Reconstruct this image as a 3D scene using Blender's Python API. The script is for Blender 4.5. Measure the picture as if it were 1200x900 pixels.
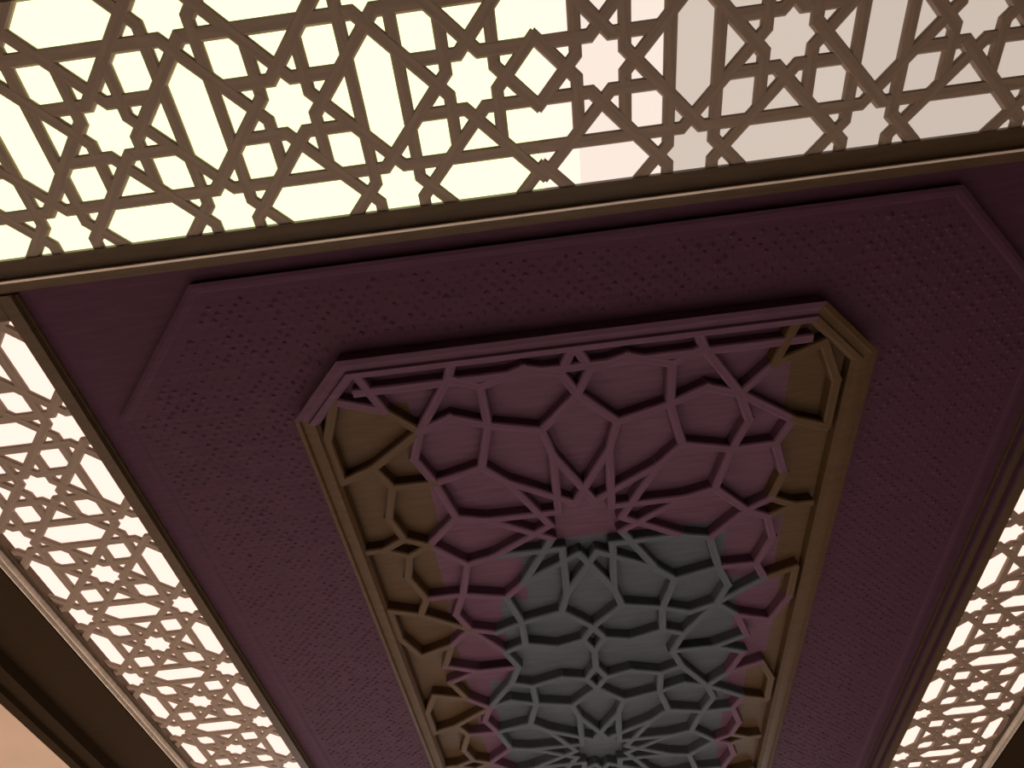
import bpy, math, random
from mathutils import Vector, Matrix
random.seed(7)
for o in list(bpy.data.objects): bpy.data.objects.remove(o)
SC = bpy.context.scene; COL = SC.collection

# ------------------------------------------------------------------ camera
S = 2.0                                   # metres per layout unit (camera to ceiling = 1 unit)
EYE = 1.5                                 # camera height above the floor
PITCH, ROLL, YAW, FPX = 1.03296, -0.070135, 0.058666, 635.906
def camera():
    F = Vector((0, math.cos(PITCH), math.sin(PITCH))); U = Vector((0, -math.sin(PITCH), math.cos(PITCH)))
    Z = Matrix.Rotation(YAW, 3, 'Z'); F = Z @ F; U = Z @ U; R = F.cross(U)
    c, s = math.cos(ROLL), math.sin(ROLL)
    R, U = R*c + U*s, U*c - R*s
    cam = bpy.data.cameras.new('camera'); o = bpy.data.objects.new('camera', cam); COL.objects.link(o)
    cam.sensor_width = 36; cam.lens = FPX/1200*36; cam.clip_start = .05
    m = Matrix((R, U, -F)).transposed().to_4x4(); m.translation = Vector((0, 0, EYE)); o.matrix_world = m
    SC.camera = o
camera()
# ------------------------------------------------------------------ world, daylight, exposure
w = bpy.data.worlds.new('world'); SC.world = w; w.use_nodes = True
w.node_tree.nodes['Background'].inputs[0].default_value = (.72, .80, 1, 1)
w.node_tree.nodes['Background'].inputs[1].default_value = .6
SC.view_settings.view_transform = 'Standard'; SC.view_settings.look = 'None'
SC.view_settings.gamma = 1; SC.view_settings.exposure = 0; SC.view_settings.use_curve_mapping = False
WALL_Y = 4.6*S; WIN = (-3.9, -0.9, 2.1)    # far wall and the centres of the unseen windows added to light the ceiling
def daylight():
    for x in WIN:
        l = bpy.data.lights.new('window_daylight', 'AREA'); l.shape = 'RECTANGLE'; l.size = 1.9; l.size_y = 1.9  # lamp added at each unseen window to light the ceiling from the far end
        l.energy = 32; l.color = (1, .96, .95)
        o = bpy.data.objects.new('window_daylight', l); COL.objects.link(o)
        o.location = (x, WALL_Y - .02, 1.75); o.rotation_euler = (math.radians(-90), 0, 0)
    l = bpy.data.lights.new('sun', 'SUN'); l.energy = 31; l.angle = math.radians(1); l.color = (1, .955, .95)
    o = bpy.data.objects.new('sun', l); COL.objects.link(o)
    o.rotation_euler = Vector((-.16, -math.cos(math.radians(17.5)), -math.sin(math.radians(17.5)))).to_track_quat('-Z', 'Y').to_euler()
daylight()

# ------------------------------------------------------------------ materials
def wood(name, col, var=.14, rough=.5, scale=6, grain=(1, 9, 1), bump=.05, spec=.35):
    m = bpy.data.materials.new(name); m.use_nodes = True; n = m.node_tree.nodes; L = m.node_tree.links
    b = n['Principled BSDF']; b.inputs['Roughness'].default_value = rough; b.inputs['Specular IOR Level'].default_value = spec
    tc = n.new('ShaderNodeTexCoord'); mp = n.new('ShaderNodeMapping'); mp.inputs['Scale'].default_value = grain
    L.new(tc.outputs['Object'], mp.inputs['Vector'])
    t = n.new('ShaderNodeTexNoise'); t.inputs['Scale'].default_value = scale; t.inputs['Detail'].default_value = 5
    L.new(mp.outputs[0], t.inputs['Vector'])
    r = n.new('ShaderNodeValToRGB'); r.color_ramp.elements[0].position = .3; r.color_ramp.elements[1].position = .7
    r.color_ramp.elements[0].color = (*[c*(1-var) for c in col], 1); r.color_ramp.elements[1].color = (*[min(1, c*(1+var)) for c in col], 1)
    L.new(t.outputs['Fac'], r.inputs[0]); L.new(r.outputs[0], b.inputs['Base Color'])
    if bump:
        bp = n.new('ShaderNodeBump'); bp.inputs['Strength'].default_value = bump; bp.inputs['Distance'].default_value = .01
        L.new(t.outputs['Fac'], bp.inputs['Height']); L.new(bp.outputs[0], b.inputs['Normal'])
    return m
def glow(name, col):
    m = bpy.data.materials.new(name); m.use_nodes = True; n = m.node_tree.nodes; n.clear()
    e = n.new('ShaderNodeEmission'); o = n.new('ShaderNodeOutputMaterial')
    e.inputs[0].default_value = (*col, 1); e.inputs[1].default_value = 1
    m.node_tree.links.new(e.outputs[0], o.inputs[0]); return m
def glass(name):
    m = bpy.data.materials.new(name); m.use_nodes = True; n = m.node_tree.nodes; n.clear(); L = m.node_tree.links
    t = n.new('ShaderNodeBsdfTransparent'); g = n.new('ShaderNodeBsdfGlossy'); g.inputs['Roughness'].default_value = .02
    x = n.new('ShaderNodeMixShader'); x.inputs[0].default_value = .06; o = n.new('ShaderNodeOutputMaterial')
    L.new(t.outputs[0], x.inputs[1]); L.new(g.outputs[0], x.inputs[2]); L.new(x.outputs[0], o.inputs[0])
    return m
M = dict(
    lattice=wood('brown lattice wood', (.29, .205, .147), rough=.5, spec=.2),
    rail=wood('brown rail wood', (.085, .051, .026), rough=.5, spec=.2),
    fillet=wood('gilt fillet', (.75, .62, .50), rough=.4, bump=0),  # pale colour stands in for the highlight along the rail lip
    plum=wood('plum stained wood', (.066, .0245, .0415), rough=.7, spec=.15),
    plum_pale=wood('plum carved wood', (.118, .055, .082), rough=.7, spec=.15),
    olive=wood('olive brown wood', (.084, .045, .019), rough=.6, spec=.2),
    grey=wood('slate painted wood', (.078, .087, .099), rough=.7, spec=.15),
    beam=wood('dark brown beam wood', (.034, .0185, .008), rough=.75, spec=.06),
    plaster=wood('tan plaster', (.74, .53, .39), var=.05, rough=.9, scale=3, grain=(1, 1, 1), bump=.05, spec=.1),
    floor=wood('pale stone floor', (.55, .50, .44), var=.06, rough=.5, scale=2, grain=(1, 1, 1), bump=0),
    white=wood('white window paint', (.7, .68, .64), var=.03, bump=0), pane=glass('window glass'))

# ------------------------------------------------------------------ helpers
def mesh(name, v, f):
    m = bpy.data.meshes.new(name); m.from_pydata(v, [], f); m.update(); return m
def link(name, data, mat=None, parent=None, loc=(0, 0, 0), rz=0):
    o = bpy.data.objects.new(name, data); COL.objects.link(o); o.location = loc; o.rotation_euler = (0, 0, rz)
    if parent: o.parent = parent
    if mat and data and not data.materials: data.materials.append(M[mat] if isinstance(mat, str) else mat)
    return o
def tag(o, label=None, cat=None, kind=None, group=None):
    for k, x in (('label', label), ('category', cat), ('kind', kind), ('group', group)):
        if x: o[k] = x
    return o
def H(Z): return EYE + Z*S                # layout height (1 = lattice plane) to metres
def prism(poly, z0, z1):
    n = len(poly); v = [(x*S, y*S, H(z0)) for x, y in poly] + [(x*S, y*S, H(z1)) for x, y in poly]
    return v, [tuple(reversed(range(n))), tuple(range(n, 2*n))] + [(i, (i+1) % n, n+(i+1) % n, n+i) for i in range(n)]
def board(name, poly, z0, z1, mat, parent=None):
    return link(name, mesh(name, *prism(poly, z0, z1)), mat, parent)
def rect(x0, x1, y0, y1): return [(x0, y0), (x1, y0), (x1, y1), (x0, y1)]
def box(name, x0, x1, y0, y1, z0, z1, mat, parent=None):   # metres
    v = [(x, y, z) for z in (z0, z1) for x, y in rect(x0, x1, y0, y1)]
    f = [(3, 2, 1, 0), (4, 5, 6, 7)] + [(i, (i+1) % 4, 4+(i+1) % 4, 4+i) for i in range(4)]
    return link(name, mesh(name, v, f), mat, parent)
BAR = {}
def strap(name, a, b, wd, z_face, depth, mat, parent, ext=.3, ch=.25):
    """chamfered straight bar from a to b (layout units), face towards the room at z_face"""
    d = Vector((b[0]-a[0], b[1]-a[1])); ln = d.length + ext*wd*2
    key = (name, round(ln, 4), wd, depth, mat)
    if key not in BAR:
        l, h_, c, t = ln*S/2, wd*S/2, wd*S*ch, depth*S
        sec = [(-h_, t), (-h_, c), (-h_+c, 0), (h_-c, 0), (h_, c), (h_, t)]
        v = [(x, y, z) for x in (-l, l) for y, z in sec]
        f = [(0, 1, 2, 3, 4, 5), (11, 10, 9, 8, 7, 6)] + [(i, 6+i, 6+(i+1) % 6, (i+1) % 6) for i in range(6)]
        BAR[key] = mesh(name, v, f)
    return link(name, BAR[key], mat, parent, ((a[0]+b[0])/2*S, (a[1]+b[1])/2*S, H(z_face)+random.uniform(0, .0008)), math.atan2(d.y, d.x))
def clip(a, b, planes):
    """segment against half planes n.p <= c"""
    t0, t1 = 0., 1.
    for nx, ny, c in planes:
        da = nx*a[0]+ny*a[1]-c; db = nx*b[0]+ny*b[1]-c
        if da > 1e-9 and db > 1e-9: return None
        if da > 1e-9: t0 = max(t0, da/(da-db))
        elif db > 1e-9: t1 = min(t1, da/(da-db))
    if t1-t0 < 1e-4: return None
    p = lambda t: (a[0]+(b[0]-a[0])*t, a[1]+(b[1]-a[1])*t)
    q = p(t0), p(t1)
    return q if math.dist(*q) > .004 else None
def inset(poly, d):
    """inward offset of a counter-clockwise convex polygon"""
    n = len(poly); out = []; L = []
    for i in range(n):
        a, b = poly[i], poly[(i+1) % n]; e = (b[0]-a[0], b[1]-a[1]); l = math.hypot(*e)
        nx, ny = e[1]/l, -e[0]/l; L.append((nx, ny, nx*a[0]+ny*a[1]-d))
    for i in range(n):
        (a, b, c), (e, f, g) = L[i-1], L[i]; D = a*f-b*e
        out.append(((c*f-b*g)/D, (a*g-c*e)/D))
    return out
def planes_of(poly):
    n = len(poly); L = []
    for i in range(n):
        a, b = poly[i], poly[(i+1) % n]; e = (b[0]-a[0], b[1]-a[1]); l = math.hypot(*e)
        L.append((e[1]/l, -e[0]/l, (e[1]*a[0]-e[0]*a[1])/l))
    return L
def moulding(name, poly, prof, mat, parent, skip=()):
    """profile [(inset, height)] run round a polygon, one mitred piece per side"""
    R = [[(x*S, y*S, H(z)) for x, y in inset(poly, d)] for d, z in prof]; n = len(poly)
    for i in range(n):
        if i in skip: continue
        j = (i+1) % n; v = [r[i] for r in R]+[r[j] for r in R]; k = len(R)
        f = [(a, a+1, k+a+1, k+a) for a in range(k-1)]+[(k-1, 0, k, 2*k-1), tuple(range(k-1, -1, -1)), tuple(range(k, 2*k))]
        link(name, mesh(name, v, f), mat, parent)
def octagon(x0, x1, y0, y1, c):
    return [(x0+c, y0), (x1-c, y0), (x1, y0+c), (x1, y1-c), (x1-c, y1), (x0+c, y1), (x0, y1-c), (x0, y0+c)]

# ------------------------------------------------------------------ measured layout
A = .3015                                  # lattice repeat
h8 = .130                                  # half width of a long hexagon, in repeats
HB = h8*A
TX0, TY = -.7856, .1745                    # a star of the near band, and its star row next to the field
SEAM = .0722
LX, LY = -1.0093, .5725                    # star row of the band on the window-left side
RX, RY = 1.2434, 1.2549
CX = .113                                  # axis of the ceiling
END = 2.95                                 # far end of the coffer
FX0, FX1, FY0 = LX+HB+.034, RX-HB-.080, TY+HB+.049   # dark field edges

# ------------------------------------------------------------------ room shell
def room():
    x0, x1, y0, y1 = -2.9*S, 3.1*S, -1.6*S, WALL_Y; top = H(1.12)
    tag(box('floor', x0, x1, y0, y1, -.1, 0, 'floor'), 'pale stone floor of the hall below the coffered ceiling', 'floor', 'structure')
    tag(box('ceiling', x0, x1, y0, y1, top, top+.1, 'beam'), 'structural slab hidden above the wooden coffered ceiling', 'ceiling', 'structure')
    tag(box('wall_left', x0-.2, x0, y0, y1, 0, top, 'plaster'), 'tan plaster wall beside the long left lattice band', 'wall', 'structure')
    tag(box('wall_right', x1, x1+.2, y0, y1, 0, top, 'plaster'), 'tan plaster wall beside the long right lattice band', 'wall', 'structure')
    tag(box('wall_back', x0, x1, y0-.2, y0, 0, top, 'beam'), 'dark wood panelled wall behind the wide near lattice band', 'wall', 'structure')  # dark colour chosen to weaken light bounced from the near side
    wf = tag(link('wall_front', None), 'tan plaster end wall with three tall windows', 'wall', 'structure')
    xs = [x0]+[v for c in WIN for v in (c-1, c+1)]+[x1]
    for i in range(0, len(xs), 2): box('wall_pier', xs[i], xs[i+1], y1, y1+.2, 0, top, 'plaster', wf)
    box('wall_sill', x0, x1, y1+.001, y1+.199, 0, .75, 'plaster', wf); box('wall_lintel', x0, x1, y1+.001, y1+.199, 2.75, top, 'plaster', wf)
    for i, c in enumerate(WIN):  # out-of-view windows, added so light comes in from the far end
        wd = tag(link('window_%d' % (i+1), None, loc=(0, 0, 0)), ('tall white window nearest the left plaster wall', 'tall white window in the middle of the end wall', 'tall white window nearest the right plaster wall')[i], 'window', 'structure')
        for a, b, z, t in ((c-1, c-.94, .75, 2.75), (c+.94, c+1, .75, 2.75), (c-.94, c+.94, .75, .81), (c-.94, c+.94, 2.69, 2.75), (c-.025, c+.025, .81, 2.69)):
            box('window_frame', a, b, y1+.06, y1+.14, z, t, 'white', wd)
        for a, b in ((c-.94, c-.025), (c+.025, c+.94)): box('pane', a, b, y1+.097, y1+.103, .81, 2.69, 'pane', wd)
room()

# dark timber around the coffer, with plaster soffits beyond it
def surround():
    t = tag(link('trim_1', None), 'dark plum flat boards around the carved octagon inside the lattice bands', 'ceiling boards', 'structure')
    board('board', rect(FX0, FX1, FY0, END), 1.004, 1.03, 'plum', t)
    t = tag(link('trim_2', None), 'dark brown stepped beam between left lattice band and tan plaster', 'beam', 'structure')
    x = LX-A-HB-.045
    for a, b, z in ((x-.13, x, .995), (x-.22, x-.13, 1.015), (x-.27, x-.22, .985), (x-.305, x-.27, .97)):
        board('board', rect(a, b, -.8, END+.6), z, 1.06, 'beam', t)
    tag(board('trim_3', rect(-2.9, x-.305, -1.6, 4.6), .985, 1.07, 'plaster'), 'pale tan plaster soffit beyond the dark brown beam', 'soffit', 'structure')
    x = RX+A+HB+.05
    t = tag(link('trim_4', None), 'dark brown stepped beam outside the lattice with two-ridged moulding', 'beam', 'structure')
    for a, b, z in ((x, x+.13, .995), (x+.13, x+.22, 1.015), (x+.22, x+.27, .985), (x+.27, x+.305, .97)):
        board('board', rect(a, b, -.8, END+.6), z, 1.06, 'beam', t)
    tag(board('trim_5', rect(x+.305, 3.1, -1.6, 4.6), .985, 1.07, 'plaster'), 'tan plaster soffit outside the lattice with two-ridged moulding', 'soffit', 'structure')
    x0 = LX-A-HB-.045; y = TY-A-HB-.05
    tag(board('trim_6', rect(x0, x, -.8, y), .995, 1.06, 'plum'), 'dark plum board behind the wide near lattice band', 'ceiling board', 'structure')
    tag(board('trim_7', rect(x0, x, END, END+.6), .995, 1.06, 'plum'), 'dark plum board closing the far end of the coffer', 'ceiling board', 'structure')
surround()

# ------------------------------------------------------------------ star lattice
def lattice_segments(nx, ny):
    """strap centre lines of the eight-fold star pattern, one repeat = 1, stars at integer points"""
    h, q = h8, math.sqrt(2)-1; seg = {}
    base = [((h, -q*h), (.5+q*h, .5-h)), ((q*h, h), ((2+q)*h, h)), ((.5-h, .5-q*h), (.5-h, -.5+q*h))]
    for ix in nx:
        for iy in ny:
            for a, b in base:
                for sx in (1, -1):
                    for sy in (1, -1):
                        for sw in (0, 1):
                            P = []
                            for x, y in (a, b):
                                x, y = sx*x, sy*y
                                if sw: x, y = y, x
                                P.append((ix+.5+x, iy+.5+y))
                            k = tuple(sorted((round(x, 4), round(y, 4)) for x, y in P))
                            seg[k] = k
    return list(seg.values())
def lattice(label, origin, ex, ey, length, n0, n1, u0, u1, rails, group):
    """ex, ey: unit vectors of the pattern; u along the band, v across (0..1 repeats)"""
    root = link('lattice_screen', None, loc=(0, 0, 0)); tag(root, label, 'lattice screen', group=group)
    T = lambda u, v: (origin[0]+(ex[0]*u+ey[0]*v)*A, origin[1]+(ex[1]*u+ey[1]*v)*A)
    wd = .0208
    pl = [(0, -1, h8-.01), (0, 1, 1+h8-.01), (-1, 0, -u0-.023), (1, 0, u1+.004)]
    for a, b in lattice_segments(range(n0, n1), (-1, 0, 1)):
        s = clip(a, b, pl)
        if s:
            diag = abs(s[0][0]-s[1][0]) > 1e-4 and abs(s[0][1]-s[1][1]) > 1e-4
            strap('strap', T(*s[0]), T(*s[1]), wd, 1.0 if diag else 1.0003, .007, 'lattice', root, ext=.2, ch=.12)
    for v0, v1, fv, f0, lip, fm in rails:        # rail across-range, fillet position
        P = [T(u0, v0), T(u1, v0), T(u1, v1), T(u0, v1)]
        if (P[1][0]-P[0][0])*(P[2][1]-P[1][1])-(P[1][1]-P[0][1])*(P[2][0]-P[1][0]) < 0: P.reverse()
        board('rail', P, .997, 1.015, 'rail', root)
        for fv in (fv, f0):
            if fv is None: continue
            P = [T(u0, fv), T(u1, fv), T(u1, fv+lip), T(u0, fv+lip)]
            if (P[1][0]-P[0][0])*(P[2][1]-P[1][1])-(P[1][1]-P[0][1])*(P[2][0]-P[1][0]) < 0: P.reverse()
            board('fillet', P, .985, .9965, fm, root)
    if n1 > 4:                               # closing rail at the near end of a long band
        P = [T(u0, -b0), T(u0+.16, -b0), T(u0+.16, 1+b0), T(u0, 1+b0)]
        if ex[0]*ey[1]-ex[1]*ey[0] < 0: P.reverse()
        board('rail', P, .996, 1.015, 'rail', root)
    return T
def light_panel(label, poly, col, group):
    if sum(poly[i][0]*poly[(i+1) % 4][1]-poly[(i+1) % 4][0]*poly[i][1] for i in range(4)) < 0: poly = poly[::-1]
    o = board('light_panel', poly, 1.016, 1.02, glow('lit diffuser', col)); tag(o, label, 'light panel', group=group)
b0 = h8-.026                               # inner edge of the rails, in repeats beyond the star row
US = (SEAM-TX0)/A
rT = [(-b0-.19, -b0, -b0-.125, None, .014, 'fillet'), (1+b0, 1+b0+.15, 1+b0+.12, None, .03, 'rail')]
G1, G2 = 'star lattice screens around the coffer', 'lit panels behind the lattice'
lattice('wide star lattice screen over bright cream light, butted against the dimmer wide screen', (TX0, TY), (1, 0), (0, -1), 0, -3, 4, -2.2, US, rT, G1)
lattice('wide star lattice screen over dim beige light, butted against the brighter wide screen', (2*SEAM-TX0, TY), (-1, 0), (0, -1), 0, -3, 4, -2.2, US, rT, G1)
rS = [(-b0-.14, -b0, -b0-.13, None, .02, 'rail'), (1+b0, 1+b0+.17, 1+b0+.045, 1+b0+.10, .012, 'fillet')]
rR = [(-b0-.29, -b0, -b0-.28, -b0-.16, .02, 'plum'), (1+b0, 1+b0+.17, 1+b0+.045, 1+b0+.10, .012, 'fillet')]
y0 = TY+HB+.055
lattice('long star lattice screen between dark plum field and brown beam with tan plaster', (LX, LY), (0, 1), (-1, 0), 0, -2, 8, (y0-LY)/A, (END-LY)/A, rS, G1)
lattice('long star lattice screen bordered by a wide moulding with two dark ridges', (RX, RY), (0, 1), (1, 0), 0, -4, 6, (y0-RY)/A, (END-RY)/A, rR, G1)
CREAM, WARM = (1.55, 1.6, .84), (1.35, .95, .82)
yb, yt = TY+HB+.02, TY-A-HB-.02
light_panel('bright cream lit panel behind the wide near lattice', rect(TX0-2.3*A, SEAM, yt, yb), CREAM, G2)
for a, b, c, t in ((SEAM, .137, (1.2, 1.0, .84), 'pale pink lit panel behind the near lattice beside the joint'),
                   (.137, .288, (.98, .83, .73), 'pinkish beige lit panel behind the near lattice, second from the joint'),
                   (.288, .589, (.67, .56, .48), 'beige lit panel behind the near lattice, third from the joint'),
                   (.589, 1.62, (.62, .52, .445), 'dim beige lit panel behind the near lattice, farthest from the joint')):
    light_panel(t, rect(a, b, yt, yb), c, G2)  # light fading along the band is stepped into these glow colours
light_panel('warm white lit panel behind the lattice beside the brown beam', rect(LX-A-HB-.02, LX+HB+.02, y0+.025, END), WARM, G2)
light_panel('warm white lit panel behind the lattice bordered by two dark ridges', rect(RX-HB-.02, RX+A+HB+.02, y0+.025, END), WARM, G2)

# ------------------------------------------------------------------ carved octagonal field
FZ = .989
OCT = octagon((CX-1.0)*FZ, (CX+.985)*FZ, .292*FZ, END-.04, .27)
def field():
    root = tag(link('octagonal_field', None), 'dark plum octagonal carved field framing the strapwork panel', 'carved border')
    hole = PANEL
    n = 8
    for i in range(n):                      # eight mitred boards
        j = (i+1) % n
        o = board('board', [OCT[i], OCT[j], hole[j], hole[i]], FZ, 1.003, 'plum', root)
    moulding('edge_moulding', OCT, [(0, 1.0), (0, .9875), (.008, .9865), (.016, .9875), (.020, FZ)], 'plum', root)
    # fine lozenge carving, far too small to pick apart
    v, f = [], []; st = .026
    inn, out = planes_of(inset(PANEL, -.012)), planes_of(inset(OCT, .035))
    ny = int(2.8/st)
    for iy in range(ny*2):
        for ix in range(int(2.2/st)):
            x = OCT[7][0]+(ix+.5*(iy % 2))*st; y = OCT[0][1]+iy*st/2
            if any(a*x+b*y > c for a, b, c in out) or all(a*x+b*y < c for a, b, c in inn): continue
            s = st*random.uniform(.22, .46); hh = random.uniform(.0004, .0036); k = len(v)
            v += [((x+dx)*S, (y+dy)*S, H(FZ+.0005)) for dx, dy in ((s, 0), (0, s), (-s, 0), (0, -s))]+[((x+random.uniform(-.3, .3)*s)*S, (y+random.uniform(-.3, .3)*s)*S, H(FZ-hh))]
            f += [(k+(a+1) % 4, k+a, k+4) for a in range(4)]
    o = link('lozenge_carving', mesh('lozenge_carving', v, f), 'plum', root); o['kind'] = 'stuff'

# ------------------------------------------------------------------ strapwork panel
K = .957                                   # face height of the panel, measured sizes are scaled to it
P = .5705*K                                # half of the rosette repeat
OX, OY = .1035*K, 1.0523*K
PX0, PX1, PY0 = (CX-.632)*K, (CX+.632)*K, .490*K
PY1 = OY+2*P+(OY-PY0)
PANEL = octagon(PX0, PX1, PY0, PY1, .125)
def pattern():
    """strap centre lines round one rosette, 0 at its centre, within one square repeat"""
    pol = lambda r, a: (r*math.sin(math.radians(a)), r*math.cos(math.radians(a)))
    ros = []
    for k in range(12):
        a = 30*k
        ros += [(pol(.094, a+15), pol(.257, a-15)), (pol(.094, a-15), pol(.257, a+15)),
                (pol(.257, a+15), pol(.335, a+15)), (pol(.335, a+15), pol(.41, a)), (pol(.335, a-15), pol(.41, a))]
    T0, T30 = (0, .41), pol(.41, 30); m = .5705
    dom = [(T0, (.032, .468)), ((0, .53), (0, m)), ((.032, .468), (0, .53)), ((.032, .468), (.11, .490)), ((.11, .490), (.207, .458)),
           (T30, (.207, .458)), ((.207, .458), (.272, .488)), (T30, (.285, .388)), ((.285, .388), (.36, .36)),
           ((.36, .36), (.272, .488)), ((.272, .488), (.24, m)),
           ((.36, .36), (m-.145, m-.145))]
    # eight-pointed star in the corner of the repeat
    c8 = lambda r, a: (m-r*math.cos(math.radians(a)), m-r*math.sin(math.radians(a)))
    dom += [(c8(.205, 45), c8(.115, 67.5)), (c8(.115, 67.5), c8(.205, 90)), (c8(.205, 90), c8(.325, 90))]
    seg = {}
    for a, b in dom:
        for sx in (1, -1):
            for sy in (1, -1):
                for sw in (0, 1):
                    Q = []
                    for x, y in (a, b):
                        if sw: x, y = y, x
                        Q.append((round(sx*x, 4), round(sy*y, 4)))
                    seg[tuple(sorted(Q))] = 1
    return ros+list(seg)
ROWS = [(0, .60, None), (.60, 1.06, None),
        (1.06, 1.28, (-.39, -.17, .36, .50)), (1.28, 1.65, (-.40, -.25, .41, .525)), (1.65, 9, (-.40, -.33, .42, .475))]
def columns(row):
    """painted columns of one row of backing boards: [(x0, x1, paint)] measured from the rosette axis"""
    if row == 0: return [(-9, .42, 'plum_pale'), (.42, 9, 'olive')]
    if row == 1: return [(-9, -.36, 'olive'), (-.36, .455, 'plum_pale'), (.455, 9, 'olive')]
    a, b, c, d = ROWS[row][2]
    return [(-9, a, 'olive'), (a, b, 'plum_pale'), (b, c, 'grey'), (c, d, 'plum_pale'), (d, 9, 'olive')]
def tone(x, y):
    """paint of a strap from the row and column it lies in"""
    for r, (a, b, _) in enumerate(ROWS):
        if a <= y < b:
            for x0, x1, t in columns(r):
                if x0 <= x < x1: return t
def carved_panel():
    root = tag(link('strapwork_panel', None), 'carved octagonal ceiling panel with twelve-petal strapwork rosettes in plum, olive and slate', 'carved panel')
    moulding('frame_side', PANEL, [(0, .99), (0, .955), (.010, .952), (.013, .958), (.026, .958), (.029, .951), (.040, .951), (.047, .962), (.047, .99)], 'plum_pale', root)
    inner = inset(PANEL, .046); pl = planes_of(inset(PANEL, .044))
    for o in root.children:                 # the long sides and their corners carry the olive paint
        xs = [v.co.x for v in o.data.vertices]
        if max(xs) < PX0*S+.16*S and max(v.co.y for v in o.data.vertices) > (PY0+.3)*S or min(xs) > PX1*S-.19*S:
            o.data.materials[0] = M['olive']
    # backing boards, butted side by side
    FL = .984
    ix0, ix1, iy0, iy1 = inner[7][0], inner[2][0], inner[0][1], inner[4][1]
    c = .085                                # cut corners of the outermost boards
    for r, (ya, yb_, _) in enumerate(ROWS):
        ya, yb_ = max(ya, iy0), min(yb_, iy1)
        for xa, xb, t in columns(r):
            xa, xb = max(xa+OX, ix0), min(xb+OX, ix1)
            q = []
            for x, y in rect(xa, xb, ya, yb_):
                ex = x in (ix0, ix1); ey = y in (iy0, iy1)
                if ex and ey:
                    p1 = (x, y+c if y == iy0 else y-c); p2 = (x+c if x == ix0 else x-c, y)
                    q += [p1, p2] if (x == ix0) == (y == iy0) else [p2, p1]
                else: q.append((x, y))
            board('panel_board', q, FL, .992, t, root)
    segs = pattern(); far = []
    for cy in (OY, OY+2*P):
        for a, b in segs:
            s = clip((OX+a[0]*K, cy+a[1]*K), (OX+b[0]*K, cy+b[1]*K), pl)
            if not s: continue
            mx, my = (s[0][0]+s[1][0])/2-OX, (s[0][1]+s[1][1])/2
            o = strap('strap', s[0], s[1], .021, K, FL-K+.001, tone(mx, my), root, ext=.35, ch=.15)
            if my > 2.36: far.append(o)
    # the straps of the far end, past the 300 that show largest, joined into one part
    v, f = [], []
    for o in far:
        m = Matrix.Translation(o.location) @ Matrix.Rotation(o.rotation_euler.z, 4, 'Z'); k = len(v)
        v += [tuple(m @ p.co) for p in o.data.vertices]; f += [tuple(k+i for i in p.vertices) for p in o.data.polygons]
        bpy.data.objects.remove(o)
    link('strapwork', mesh('strapwork', v, f), 'grey', root)['kind'] = 'stuff'
    for y in (iy0+.034, iy1-.034):          # straight straps along the two short ends
        xs = [ix0+.09, OX-.285*K, OX-.06*K, OX+.06*K, OX+.285*K, ix1-.09]
        for a, b in zip(xs, xs[1:]): strap('strap', (a, y), (b, y), .021, K, FL-K+.001, tone((a+b)/2-OX, y), root, ext=0, ch=.15)
field()
carved_panel()
